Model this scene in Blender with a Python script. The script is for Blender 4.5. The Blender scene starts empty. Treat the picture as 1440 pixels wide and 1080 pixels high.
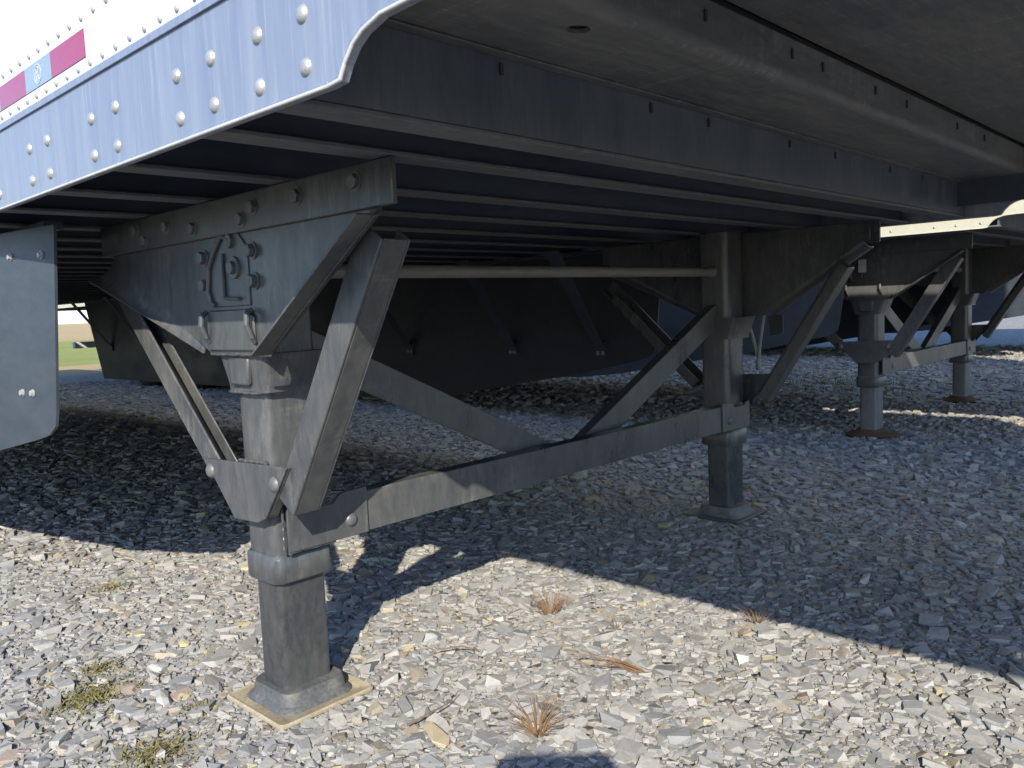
import bpy, bmesh, math, random
import numpy as np
from mathutils import Vector, Matrix
random.seed(7); rng = np.random.default_rng(11)
R = math.radians
scn = bpy.context.scene
col = scn.collection

# ------------------------------------------------------------------ camera
cam_d = bpy.data.cameras.new('camera'); cam = bpy.data.objects.new('camera', cam_d); col.objects.link(cam)
cam_d.sensor_width = 36; cam_d.lens = 36 * 1157.98 / 1440; cam_d.clip_start = 0.02; cam_d.clip_end = 3000
CX, CY, CZ = -0.90066, -1.51460, 0.80284
right = Vector((0.68484084, -0.72743762, -0.04274961)); down = Vector((-0.09667607, -0.03255417, -0.99478337)); fwd = Vector((0.72225118, 0.68540114, -0.09262024))
m = Matrix.Identity(4)
for i in range(3):
    m[i][0] = right[i]; m[i][1] = -down[i]; m[i][2] = -fwd[i]
m.translation = (CX, CY, CZ)
cam.matrix_world = m
scn.camera = cam

# ------------------------------------------------------------------ sky, sun, exposure
SUN_EL = R(31.0); to_sun = Vector((-0.748 * math.cos(SUN_EL), -0.664 * math.cos(SUN_EL), math.sin(SUN_EL)))
w = bpy.data.worlds.new('World'); scn.world = w; w.use_nodes = True
nt = w.node_tree; nt.nodes.clear()
sky = nt.nodes.new('ShaderNodeTexSky'); sky.sky_type = 'NISHITA'; sky.sun_disc = False
sky.sun_elevation = SUN_EL; sky.sun_rotation = math.atan2(to_sun.x, to_sun.y); sky.altitude = 200; sky.air_density = 1.2; sky.dust_density = 0.8; sky.ozone_density = 4.0
bg = nt.nodes.new('ShaderNodeBackground'); bg.inputs[1].default_value = 0.15
out = nt.nodes.new('ShaderNodeOutputWorld')
tint = nt.nodes.new('ShaderNodeMix'); tint.data_type = 'RGBA'; tint.blend_type = 'MULTIPLY'; tint.inputs[0].default_value = 1; tint.inputs[7].default_value = (.85, .95, 1.16, 1)
nt.links.new(sky.outputs[0], tint.inputs[6]); nt.links.new(tint.outputs[2], bg.inputs[0]); nt.links.new(bg.outputs[0], out.inputs[0])
sd = bpy.data.lights.new('sun', 'SUN'); sd.energy = 4.8; sd.angle = R(0.53); sd.color = (1.0, 0.925, 0.79)
so = bpy.data.objects.new('sun', sd); col.objects.link(so)
so.rotation_euler = (-to_sun).to_track_quat('-Z', 'Y').to_euler(); so.location = (-6, -6, 8)
scn.view_settings.view_transform = 'Standard'; scn.view_settings.look = 'None'; scn.view_settings.gamma = 1
scn.view_settings.exposure = 1.08

# ------------------------------------------------------------------ materials
def mat_base(name):
    mt = bpy.data.materials.new(name); mt.use_nodes = True
    t = mt.node_tree; return mt, t, t.nodes['Principled BSDF']
def N(t, kind, **kw):
    n = t.nodes.new(kind)
    for k, v in kw.items(): setattr(n, k, v)
    return n
def obj_coord(t, scale=(1, 1, 1), world=False):
    if world:
        g = N(t, 'ShaderNodeNewGeometry'); src = g.outputs['Position']
    else:
        g = N(t, 'ShaderNodeTexCoord'); src = g.outputs['Object']
    mp = N(t, 'ShaderNodeMapping'); mp.inputs['Scale'].default_value = scale
    t.links.new(src, mp.inputs['Vector']); return mp.outputs[0]
def noise(t, vec, scale, detail=6, rough=.6, dist=0):
    n = N(t, 'ShaderNodeTexNoise'); n.inputs['Scale'].default_value = scale; n.inputs['Detail'].default_value = detail
    n.inputs['Roughness'].default_value = rough; n.inputs['Distortion'].default_value = dist
    t.links.new(vec, n.inputs['Vector']); return n.outputs['Fac']
def ramp(t, fac, a, b, ca=(0, 0, 0, 1), cb=(1, 1, 1, 1)):
    r = N(t, 'ShaderNodeValToRGB'); e = r.color_ramp.elements
    e[0].position = a; e[0].color = ca; e[1].position = b; e[1].color = cb
    t.links.new(fac, r.inputs[0]); return r.outputs[0]
def mix(t, fac, a, b, blend='MIX'):
    n = N(t, 'ShaderNodeMix', data_type='RGBA', blend_type=blend)
    for sock, v in ((n.inputs[0], fac), (n.inputs[6], a), (n.inputs[7], b)):
        if isinstance(v, (tuple, float, int)): sock.default_value = v
        else: t.links.new(v, sock)
    return n.outputs[2]
def bump(t, bs, h, strength=.2, dist=.004):
    b = N(t, 'ShaderNodeBump'); b.inputs['Strength'].default_value = strength; b.inputs['Distance'].default_value = dist
    t.links.new(h, b.inputs['Height']); t.links.new(b.outputs[0], bs.inputs['Normal'])
def c4(r, g, b): return (r, g, b, 1)

def painted(name, paint, dust, rough=.45, amount=(.42, .72), scale=7, streak=(1, 1, 1), rust=None, rust_rng=(.62, .72), spec=.5):
    mt, t, bs = mat_base(name)
    v = obj_coord(t, streak, world=True)
    n1 = noise(t, v, scale, 8, .65); n2 = noise(t, v, scale * 9, 5, .7); n3 = noise(t, obj_coord(t, world=True), scale * 40, 3, .6)
    f = ramp(t, n1, amount[0], amount[1])
    cc = mix(t, f, c4(*paint), c4(*dust))
    f2 = ramp(t, n2, .35, .75)
    cc = mix(t, .35, cc, mix(t, f2, c4(*[x * .65 for x in paint]), c4(*[min(1, x * 1.15) for x in dust])))
    if rust:
        cc = mix(t, ramp(t, noise(t, v, scale * 1.7, 8, .7, .6), *rust_rng), cc, mix(t, n2, c4(*rust), c4(*[x * .5 for x in rust])))
    t.links.new(cc, bs.inputs['Base Color'])
    rr = N(t, 'ShaderNodeMapRange'); rr.inputs[3].default_value = rough - .1; rr.inputs[4].default_value = min(1, rough + .3)
    t.links.new(f, rr.inputs[0]); t.links.new(rr.outputs[0], bs.inputs['Roughness'])
    bs.inputs['Specular IOR Level'].default_value = spec
    bump(t, bs, mix(t, .5, n2, n3), .18, .003)
    return mt
M = {}
M['gear'] = painted('gear_paint', (.033, .039, .046), (.105, .101, .09), .36, (.38, .85), 5, (1, 1, .35), rust=(.10, .065, .04), rust_rng=(.70, .80))
M['lower_tube'] = painted('bare_leg_tube', (.026, .031, .036), (.082, .078, .068), .34, (.42, .85), 7, (1.1, 1.1, .55), rust=(.16, .105, .06), rust_rng=(.62, .78))
M['steel'] = painted('underside_paint', (.026, .042, .068), (.06, .073, .09), .5, (.4, .8), 4, (.3, 1, 1))
M['flange'] = painted('dusty_lit_flange', (.052, .062, .075), (.12, .124, .126), .55, (.3, .7), 9, (.35, 1, 1), rust=(.09, .07, .05), rust_rng=(.66, .8))  # dusty and rusty; ground bounce light also painted in, so lighter than the webs
M['coupler'] = painted('coupler_plate', (.058, .066, .074), (.155, .152, .145), .55, (.36, .70), 5, (.35, 1.3, 1.3), rust=(.11, .085, .06), rust_rng=(.66, .82))
def scuff(mt, amount=.5):
    t = mt.node_tree; bs = t.nodes['Principled BSDF']; src = bs.inputs['Base Color'].links[0].from_socket
    v = obj_coord(t, (1.2, 26, 4), True); v2 = obj_coord(t, (22, 2, 2), True)
    k = mix(t, .5, noise(t, v, 3.5, 9, .8), noise(t, v2, 2.2, 8, .75))
    t.links.new(mix(t, ramp(t, k, .53, .66, c4(0, 0, 0), c4(amount, amount, amount)), src, c4(.27, .262, .24)), bs.inputs['Base Color'])
scuff(M['coupler'], .6); scuff(M['flange'], .35); scuff(M['gear'], .28)
M['pad'] = painted('dusty_pad', (.19, .16, .105), (.31, .27, .19), .8, (.3, .6), 16, rust=(.24, .13, .055), rust_rng=(.56, .72), spec=.2)
M['cup'] = painted('foot_cup_paint', (.045, .05, .056), (.16, .148, .12), .65, (.5, .75), 13)
M['rust'] = painted('rusty_foot', (.055, .030, .02), (.12, .07, .042), .85, (.3, .7), 18, spec=.15)
M['rust_tube'] = painted('rust_streaked_tube', (.075, .085, .095), (.14, .13, .12), .5, (.4, .7), 8, (1.6, 1.6, .3), rust=(.11, .06, .036), rust_rng=(.54, .68))
M['skirt'] = painted('skirt_panel', (.020, .028, .038), (.042, .050, .06), .45, (.35, .8), 3, (1, .5, 1))
M['beam_face'] = painted('beam_face_paint', (.055, .075, .10), (.10, .11, .115), .5, (.4, .8), 5, (2.5, 1, .4))
M['floor'] = painted('floor_underside', (.02, .022, .026), (.045, .045, .045), .7, (.4, .8), 5)
M['bolt'] = painted('bolt_paint', (.06, .066, .075), (.13, .127, .115), .45, (.4, .7), 30)
M['zinc'] = painted('zinc_bolt', (.22, .23, .24), (.28, .28, .27), .4, (.4, .7), 40)
M['white_rail'] = painted('white_rail_paint', (.42, .41, .34), (.36, .35, .28), .4, (.5, .8), 5)
M['tyre'] = painted('tyre_rubber', (.018, .018, .019), (.05, .048, .045), .85, (.4, .8), 8)
M['rim'] = painted('wheel_rim', (.6, .6, .6), (.5, .48, .45), .35, (.4, .8), 8)
M['grey_box'] = painted('grey_frame', (.36, .37, .38), (.42, .41, .4), .5, (.4, .8), 5)

def alu():
    mt, t, bs = mat_base('aluminium_rail')
    v = obj_coord(t, (1, 7, .5), world=True)
    n1 = noise(t, v, 5, 7, .65); n2 = noise(t, obj_coord(t, (1, 30, 1.5), True), 6, 4, .6)
    cc = mix(t, ramp(t, n1, .3, .75), c4(.205, .232, .29), c4(.285, .312, .362))
    cc = mix(t, ramp(t, n2, .55, .8), cc, c4(.34, .365, .40))
    t.links.new(cc, bs.inputs['Base Color']); bs.inputs['Metallic'].default_value = .55
    t.links.new(ramp(t, n1, .2, .9, c4(.38, .38, .38), c4(.6, .6, .6)), bs.inputs['Roughness'])
    bump(t, bs, n2, .06, .002); return mt
M['alu'] = alu()
M['rivet'] = painted('rivet_metal', (.27, .275, .28), (.35, .35, .34), .35, (.4, .8), 60); M['rivet'].node_tree.nodes['Principled BSDF'].inputs['Metallic'].default_value = .4
M['alu_highlight'] = painted('alu_edge_highlight', (.34, .34, .325), (.40, .40, .38), .35, (.4, .8), 12)  # highlight of the lit rail edge, painted as a lighter aluminium
def white():
    mt, t, bs = mat_base('white_panel')
    v = obj_coord(t, (1, 1, 1), True)
    cc = mix(t, ramp(t, noise(t, v, 4, 6, .6), .35, .8), c4(.45, .47, .465), c4(.40, .42, .415))
    t.links.new(cc, bs.inputs['Base Color']); bs.inputs['Roughness'].default_value = .3
    bump(t, bs, noise(t, v, 9, 2), .05, .004); return mt
M['white'] = white()
def tape(name, c, ret):
    mt, t, bs = mat_base(name)
    v = obj_coord(t, (1, 1, 1), True)
    vo = N(t, 'ShaderNodeTexVoronoi'); vo.inputs['Scale'].default_value = 260; t.links.new(v, vo.inputs['Vector'])
    t.links.new(mix(t, ramp(t, vo.outputs[0], .1, .6), c4(*c), c4(*[x * .75 for x in c])), bs.inputs['Base Color'])
    bs.inputs['Roughness'].default_value = .3; bs.inputs['Coat Weight'].default_value = .5; return mt
M['tape_red'] = tape('red_tape', (.30, .014, .036), 0)
M['tape_silver'] = tape('silver_tape', (.23, .275, .30), 0)
M['emblem'] = tape('emblem_print', (.42, .48, .50), 0)

def stone_mat():
    mt, t, bs = mat_base('gravel_stone')
    a = N(t, 'ShaderNodeAttribute'); a.attribute_name = 'tint'
    v = obj_coord(t, (1, 1, 1), True)
    n = noise(t, v, 90, 5, .7)
    cc = mix(t, .8, a.outputs['Color'], ramp(t, n, .25, .8, c4(.72, .72, .73), c4(1.12, 1.1, 1.07)), 'MULTIPLY')
    cc = mix(t, ramp(t, noise(t, v, 2.2, 5, .6), .55, .78, c4(0, 0, 0), c4(.4, .4, .4)), cc, c4(.235, .222, .195))
    t.links.new(cc, bs.inputs['Base Color']); bs.inputs['Roughness'].default_value = .88; bs.inputs['Specular IOR Level'].default_value = .25
    bump(t, bs, noise(t, v, 160, 4, .7), .35, .003); return mt
M['stone'] = stone_mat()
def ground_mat():
    mt, t, bs = mat_base('gravel_ground')
    v = obj_coord(t, (1, 1, 1), True)
    vo = N(t, 'ShaderNodeTexVoronoi'); vo.inputs['Scale'].default_value = 24; t.links.new(v, vo.inputs['Vector'])
    vb = N(t, 'ShaderNodeTexVoronoi', feature='DISTANCE_TO_EDGE'); vb.inputs['Scale'].default_value = 24; t.links.new(v, vb.inputs['Vector'])
    sep = N(t, 'ShaderNodeSeparateColor'); t.links.new(vo.outputs['Color'], sep.inputs[0])
    cc = ramp(t, sep.outputs[0], 0, 1, c4(.155, .153, .149), c4(.265, .26, .248))
    cc = mix(t, ramp(t, sep.outputs[1], .88, .9), cc, c4(.33, .27, .175))
    cc = mix(t, ramp(t, vb.outputs[0], .0, .14, c4(1, 1, 1), c4(0, 0, 0)), cc, c4(.185, .18, .168))
    # dried mud patches
    cc = mix(t, ramp(t, noise(t, v, .55, 6, .6), .55, .72, c4(0, 0, 0), c4(.55, .55, .55)), cc, c4(.25, .22, .17))
    # sparse weeds growing in the lot
    cc = mix(t, ramp(t, noise(t, v, .8, 7, .7), .6, .72, c4(0, 0, 0), c4(.5, .5, .5)), cc, c4(.12, .14, .05))
    t.links.new(cc, bs.inputs['Base Color']); bs.inputs['Roughness'].default_value = .92; bs.inputs['Specular IOR Level'].default_value = .2
    bump(t, bs, vb.outputs[0], .9, .03); return mt
M['ground'] = ground_mat()
def grass_field_mat(name, a, b, sc):
    mt, t, bs = mat_base(name)
    v = obj_coord(t, (1, 1, 1), True)
    cc = mix(t, ramp(t, noise(t, v, sc, 8, .7), .35, .68), c4(*a), c4(*b))
    cc = mix(t, .4, cc, mix(t, noise(t, v, sc * 30, 5, .7), c4(*[x * .5 for x in a]), c4(*b)))
    t.links.new(cc, bs.inputs['Base Color']); bs.inputs['Roughness'].default_value = .95; bs.inputs['Specular IOR Level'].default_value = .1
    bump(t, bs, noise(t, v, 12, 6, .7), .8, .06); return mt
M['field'] = grass_field_mat('green_field', (.16, .20, .045), (.27, .27, .09), .25)
M['dry'] = grass_field_mat('dry_field', (.30, .22, .11), (.40, .31, .17), .05)
M['straw'] = painted('dead_grass', (.13, .07, .035), (.21, .14, .08), .8, (.3, .7), 30, spec=.2)
M['twig'] = painted('twig_bark', (.10, .065, .04), (.17, .12, .08), .85, (.3, .7), 40, spec=.2)
M['moss'] = painted('moss_blades', (.13, .105, .05), (.16, .15, .06), .9, (.3, .7), 25, spec=.1)
M['weed'] = painted('green_weed', (.09, .13, .03), (.2, .21, .07), .8, (.3, .7), 12, spec=.2)
M['tan_stone'] = painted('tan_slab', (.36, .29, .18), (.43, .37, .25), .9, (.3, .7), 30, spec=.2)
M['pale_stone'] = painted('pale_rock', (.28, .275, .255), (.33, .325, .30), .9, (.3, .7), 30, spec=.2)
M['shaft'] = painted('shaft_paint', (.12, .118, .106), (.17, .163, .142), .5, (.3, .7), 8, (.3, 1, 1))
M['pale_steel'] = painted('pale_steel', (.16, .18, .19), (.24, .25, .25), .45, (.3, .7), 20)
M['skin'] = painted('skin', (.48, .29, .2), (.5, .31, .22), .55, (.3, .7), 30)
M['jacket'] = painted('jacket_cloth', (.05, .06, .08), (.07, .08, .1), .9, (.3, .7), 20, spec=.2)
M['jeans'] = painted('jeans_cloth', (.06, .08, .14), (.1, .12, .18), .9, (.3, .7), 20, spec=.2)
M['hair'] = painted('hair', (.03, .02, .014), (.05, .035, .025), .7, (.3, .7), 60)
M['phone'] = painted('phone_shell', (.02, .02, .022), (.03, .03, .03), .25, (.3, .7), 10)

# ------------------------------------------------------------------ mesh helpers
class MB:
    def __init__(s): s.v = []; s.f = []
    def add(s, vs, fs):
        o = len(s.v); s.v += [tuple(p) for p in vs]; s.f += [[i + o for i in f] for f in fs]; return s
    def box(s, x0, x1, y0, y1, z0, z1):
        return s.add([(x0, y0, z0), (x1, y0, z0), (x1, y1, z0), (x0, y1, z0), (x0, y0, z1), (x1, y0, z1), (x1, y1, z1), (x0, y1, z1)],
                     [(0, 3, 2, 1), (4, 5, 6, 7), (0, 1, 5, 4), (1, 2, 6, 5), (2, 3, 7, 6), (3, 0, 4, 7)])
    def prism(s, poly, axis, a, b):
        n = len(poly)
        def P(q, t):
            if axis == 0: return (t, q[0], q[1])
            if axis == 1: return (q[0], t, q[1])
            return (q[0], q[1], t)
        vs = [P(q, a) for q in poly] + [P(q, b) for q in poly]
        return s.add(vs, [list(range(n))[::-1], list(range(n, 2 * n))] + [(i, (i + 1) % n, n + (i + 1) % n, n + i) for i in range(n)])
    def loft(s, rings, cap=True):
        n = len(rings[0]); vs = [p for r in rings for p in r]; fs = []
        for k in range(len(rings) - 1):
            for i in range(n):
                j = (i + 1) % n; fs.append((k * n + i, k * n + j, (k + 1) * n + j, (k + 1) * n + i))
        if cap: fs += [list(range(n))[::-1], list(range((len(rings) - 1) * n, len(rings) * n))]
        return s.add(vs, fs)
    def cyl(s, p, q, r0, r1=None, n=14):
        p = Vector(p); q = Vector(q); r1 = r0 if r1 is None else r1
        d = (q - p).normalized(); a = d.orthogonal().normalized(); b = d.cross(a)
        return s.loft([[p + (a * math.cos(t) + b * math.sin(t)) * r0 for t in np.linspace(0, 2 * math.pi, n, False)],
                       [q + (a * math.cos(t) + b * math.sin(t)) * r1 for t in np.linspace(0, 2 * math.pi, n, False)]])
    def tube(s, pts, r, n=6):
        pts = [Vector(p) for p in pts]
        for i in range(len(pts) - 1): s.cyl(pts[i], pts[i + 1], r if not isinstance(r, (list, tuple)) else r[i], None if not isinstance(r, (list, tuple)) else r[i + 1], n)
        return s
    def flat(s, p, q, n_dir, wd, th):
        """bar from p to q: wd across, th along n_dir"""
        p = Vector(p); q = Vector(q); d = (q - p).normalized(); nn = Vector(n_dir); nn = (nn - d * nn.dot(d)).normalized(); c = d.cross(nn)
        vs = [e + c * (sc * wd / 2) + nn * tt for e in (p, q) for sc, tt in ((-1, 0), (1, 0), (1, th), (-1, th))]
        return s.add(vs, [(0, 1, 2, 3), (7, 6, 5, 4), (0, 4, 5, 1), (1, 5, 6, 2), (2, 6, 7, 3), (3, 7, 4, 0)])
    def build(s, name, mt, parent=None, smooth=False, bevel=0, auto=None):
        me = bpy.data.meshes.new(name); me.from_pydata(s.v, [], s.f)
        bm = bmesh.new(); bm.from_mesh(me); bmesh.ops.recalc_face_normals(bm, faces=bm.faces); bm.to_mesh(me); bm.free()
        me.materials.append(M[mt] if isinstance(mt, str) else mt)
        if smooth or bevel:
            me.polygons.foreach_set('use_smooth', [True] * len(me.polygons))
            me.set_sharp_from_angle(angle=R(auto or 38))
        o = bpy.data.objects.new(name, me); col.objects.link(o)
        if parent: o.parent = parent
        if bevel:
            b = o.modifiers.new('bevel', 'BEVEL'); b.width = bevel; b.segments = 2; b.limit_method = 'ANGLE'; b.angle_limit = R(38); b.harden_normals = False
        return o
def place(me, name, parent, loc, rot=None, mt=None):
    o = bpy.data.objects.new(name, me); col.objects.link(o); o.parent = parent; o.location = loc
    if rot: o.rotation_euler = rot
    return o
def tag(o, label=None, cat=None, group=None, kind=None):
    if label: o['label'] = label
    if cat: o['category'] = cat
    if group: o['group'] = group
    if kind: o['kind'] = kind
    return o
def empty(name, loc):
    o = bpy.data.objects.new(name, None); col.objects.link(o); o.location = loc; o.empty_display_size = .2; return o
def rrect(x0, x1, y0, y1, r, n=4):
    P = []
    for cx, cy, a0 in ((x1 - r, y1 - r, 0), (x0 + r, y1 - r, 90), (x0 + r, y0 + r, 180), (x1 - r, y0 + r, 270)):
        for k in range(n + 1):
            a = R(a0 + 90 * k / n); P.append((cx + r * math.cos(a), cy + r * math.sin(a)))
    return P
def dome_mesh(name, r, h, mt, axis_x=-1, hexa=False):
    """rivet / bolt head pointing to axis_x along x"""
    mb = MB(); n = 6 if hexa else 12
    if hexa:
        ang = [2 * math.pi * i / 6 for i in range(6)]
        mb.loft([[(-axis_x * .002, r * 1.35 * math.cos(a), r * 1.35 * math.sin(a)) for a in np.linspace(0, 6.283, 12, False)], [(axis_x * h * .15, r * 1.35 * math.cos(a), r * 1.35 * math.sin(a)) for a in np.linspace(0, 6.283, 12, False)]])
        mb.loft([[(axis_x * h * .1, r * math.cos(a), r * math.sin(a)) for a in ang], [(axis_x * h * .9, r * math.cos(a), r * math.sin(a)) for a in ang], [(axis_x * h, r * .85 * math.cos(a), r * .85 * math.sin(a)) for a in ang]])
    else:
        rings = []
        for f in (0, .45, .75, .93): rings.append([(axis_x * (h * f - .001), r * math.sqrt(max(0.02, 1 - f * f)) * math.cos(a), r * math.sqrt(max(0.02, 1 - f * f)) * math.sin(a)) for a in np.linspace(0, 6.283185, n, False)])
        mb.loft(rings)
    o = mb.build(name, mt, smooth=not hexa, auto=60); me = o.data; bpy.data.objects.remove(o); return me
RIV_ALU = dome_mesh('rail_rivet_mesh', .0108, .008, 'rivet')
RIV_SMALL = dome_mesh('panel_rivet_mesh', .0062, .0055, 'zinc')
BOLT = {s: dome_mesh('bolt_mesh', .011, .012, 'bolt', s, True) for s in (-1, 1)}
BOLT_Z = {s: dome_mesh('zinc_bolt_mesh', .007, .006, 'zinc', s, True) for s in (-1, 1)}

BOLT_D = {s: dome_mesh('round_bolt_mesh', .014, .009, 'bolt', s) for s in (-1, 1)}

# ------------------------------------------------------------------ ground
def sheet(name, pts, z, mt, kind='structure'):
    me = bpy.data.meshes.new(name); me.from_pydata([(x, y, z) for x, y in pts], [], [list(range(len(pts)))]); me.materials.append(M[mt])
    o = bpy.data.objects.new(name, me); col.objects.link(o); o['kind'] = kind; return o
g = sheet('ground', [(-900, -900), (900, -900), (900, 900), (-900, 900)], -.012, 'field')
lot_edge = [(-40, -40), (70, -40), (70, 6)] + [(60 - 3.4 * i, 12.9 + .6 * math.sin(i * 1.7) + .35 * math.sin(i * 3.1 + 1)) for i in range(0, 30)]
sheet('gravel_lot', lot_edge, 0, 'ground')
sheet('verge', [(-60, 12.2), (90, 12.2), (90, 15.6), (30, 16.4), (9, 15.9), (4, 16.8), (-2, 15.8), (-30, 16.5), (-60, 16)], -.006, 'dry')
# distant rise with dry stubble
def hill():
    rings = []
    n = 80
    for k, (rad, z) in enumerate(((46, -.02), (75, .08), (180, .5), (300, 1.3), (520, 2.6))):
        rings.append([(rad * math.cos(a) * 1, rad * math.sin(a), z * (1 + .35 * math.sin(3 * a + k) + .2 * math.sin(7 * a)) * (.55 if z > 0 else 1)) for a in np.linspace(0, 2 * math.pi, n, False)])
    o = MB().loft(rings, cap=False).build('hill', 'dry', smooth=True, auto=80); o['kind'] = 'structure'
hill()

# ------------------------------------------------------------------ semi trailer
NOSE = -2.42; REAR = 12.9
def build_trailer(loc, D, label, height, detail=True, rail='alu', pads=('pad', 'cup', 'lower_tube'), zs=1.0, curve=0.0, wheels=(10.3, 11.5), cm_rows=None, guard=True, SD=0.0):
    T = empty('semi_trailer', loc); T.scale = (1, 1, zs); tag(T, label, 'trailer')
    XO = -.39; XF = D + .39
    # ---- longitudinal rails with the stepped nose outline
    prof = [(REAR, 1.037), (-.79 - curve, 1.037), (-.811 - curve, 1.039), (-.820 - curve, 1.053), (-.835 - curve, 1.068), (-.851 - curve, 1.077), (-.88 - curve, 1.085), (-.93 - curve, 1.087), (NOSE, 1.087), (NOSE, 1.176), (REAR, 1.176)]
    for s in (0, 1):
        fx = (lambda x: x) if s == 0 else (lambda x: D - x)
        sg = -1 if s == 0 else 1
        a, b = fx(XO), fx(XO + .006)
        rl = MB().prism(prof, 0, a, b)
        # return lip under the rail and the upper lip
        lip = prof[:8]
        ring0 = [(fx(XO + .0005), y, z) for y, z in lip]
        for i in range(len(lip) - 1):
            (y0, z0), (y1, z1) = lip[i], lip[i + 1]
            dd = Vector((y1 - y0, z1 - z0)).normalized(); nn = (dd.y * -.004, dd.x * .004)
            if z0 - 1.04 > .2: continue
            rl.add([(fx(XO - .002), y0, z0 - .002), (fx(XO + .010), y0, z0 - .002), (fx(XO + .010), y1, z1 - .002), (fx(XO - .002), y1, z1 - .002),
                    (fx(XO - .002), y0 + nn[0], z0 + .004), (fx(XO + .010), y0 + nn[0], z0 + .004), (fx(XO + .010), y1 + nn[0], z1 + .004), (fx(XO - .002), y1 + nn[0], z1 + .004)],
                   [(0, 1, 2, 3), (4, 7, 6, 5), (0, 4, 5, 1), (1, 5, 6, 2), (2, 6, 7, 3), (3, 7, 4, 0)])
        rl.box(min(fx(XO - .004), fx(XO + .003)), max(fx(XO - .004), fx(XO + .003)), NOSE + .001, REAR - .001, 1.1765, 1.187)
        ro = rl.build('bottom_rail', rail, T, bevel=.0015)
        MB().tube([(fx(XO - .001), y, z - .001) for y, z in prof[:9]], .0026, 6).build('edge_bead', 'alu_highlight' if rail == 'alu' else rail, ro, smooth=True, auto=80)  # on the aluminium rail its lighter colour paints in the sunlit edge
        # ---- side wall
        wl = MB().box(min(fx(XO + .005), fx(XO + .035)), max(fx(XO + .005), fx(XO + .035)), NOSE + .002, REAR - .002, 1.1875, height)
        wo = wl.build('side_panel', 'white', T)
        if s == 0 and detail:
            ys = [(-.703 + .2 * k) if k < 2 else (-.21 + .289 * (k - 2)) for k in range(0, 16)] + [-.98, -1.2, -1.42, -1.64, -1.86, -2.08, -2.3]
            for y in ys:
                for dy in (-.046, .046):
                    for z in (1.119, 1.064):
                        if y < -.9 and z < 1.1: z = 1.105 if dy > 0 else 1.15
                        place(RIV_ALU, 'rivet', ro, (XO + .001, y + dy + random.uniform(-.002, .002), z + random.uniform(-.001, .001)), (random.random() * 6, 0, 0))
            for k in range(64):
                y = -1.2 + .0492 * k
                for z, ph in ((1.203, 0), (1.274, .021)):
                    place(RIV_SMALL, 'rivet', wo, (XO + .0055, y + ph, z))
            # reflective tape blocks with the small round emblem
            y = -.151; k = 0
            while y < 4.2:
                ln = .149 if k % 2 == 0 else .131
                to = MB().box(XO + .0035, XO + .0055, y, y + ln - .001, 1.215, 1.257).build('reflective_tape', 'tape_red' if k % 2 == 0 else 'tape_silver', T)
                if k % 2 == 1 and y < 1.2:
                    em = MB(); cy_, cz_ = y + .064, 1.236
                    nseg = 24
                    for i in range(nseg):
                        a0, a1 = 2 * math.pi * i / nseg, 2 * math.pi * (i + 1) / nseg
                        q = [(cy_ + rr * math.cos(a), cz_ + rr * .95 * math.sin(a)) for rr, a in ((.0155, a0), (.0175, a0), (.0175, a1), (.0155, a1))]
                        em.prism(q, 0, XO + .0028, XO + .0034)
                    # upright stroke, bowl and leg of the mark inside the ring
                    for pts in ([(.006, -.011), (.006, .010)], [(.006, .010), (-.002, .012), (-.006, .007), (-.003, .001), (.005, 0)], [(-.001, .0), (-.007, -.011)]):
                        em.tube([(XO + .0033, cy_ + p, cz_ + q) for p, q in pts], .0012, 4)
                    em.build('emblem', 'emblem', to)
                y += ln; k += 1
        # ---- side skirt: flares outward behind the landing gear, lower edge drops away
        sx = lambda y: -.27 - .175 * (min(max(y - SD, .41), .93) - .41)
        pl = [(.41, 1.02), (.468, .615), (.478, .582), (.505, .562), (.56, .548), (.93, .475), (1.4, .405), (1.85, .335), (2.2, .30), (6.87, .285), (7.2, 1.02)]
        pl = [(y + (SD if y < 3 else 0), z) for y, z in pl]
        top = {}
        ysamp = [y + (SD if y < 3 else 0) for y in [.41, .468, .478, .505, .56, .75, .93, 1.4, 1.85, 2.2, 3.5, 5, 6.87, 7.2]]
        def low(y):
            for (y0, z0), (y1, z1) in zip(pl[:-1], pl[1:]):
                if y0 <= y <= y1: return z0 + (z1 - z0) * (y - y0) / (y1 - y0)
            return 1.0
        SKT = 1.02 if s == 0 else 1.0355
        sk = MB(); vs = []; fs = []
        for y in ysamp:
            zl = min(low(y), 1.012)
            for th in (0, .006): vs += [(fx(sx(y) + th), y, zl), (fx(sx(y) + th), y, SKT)]
        for i in range(len(ysamp) - 1):
            a, b = 4 * i, 4 * (i + 1)
            fs += [(a, a + 1, b + 1, b), (a + 2, b + 2, b + 3, a + 3), (a, b, b + 2, a + 2), (a + 1, a + 3, b + 3, b + 1)]
        fs += [(0, 2, 3, 1)]; e = 4 * (len(ysamp) - 1); fs += [(e, e + 1, e + 3, e + 2)]
        sk.add(vs, fs); sko = sk.build('side_skirt', 'skirt', T, smooth=True, auto=25)
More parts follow.
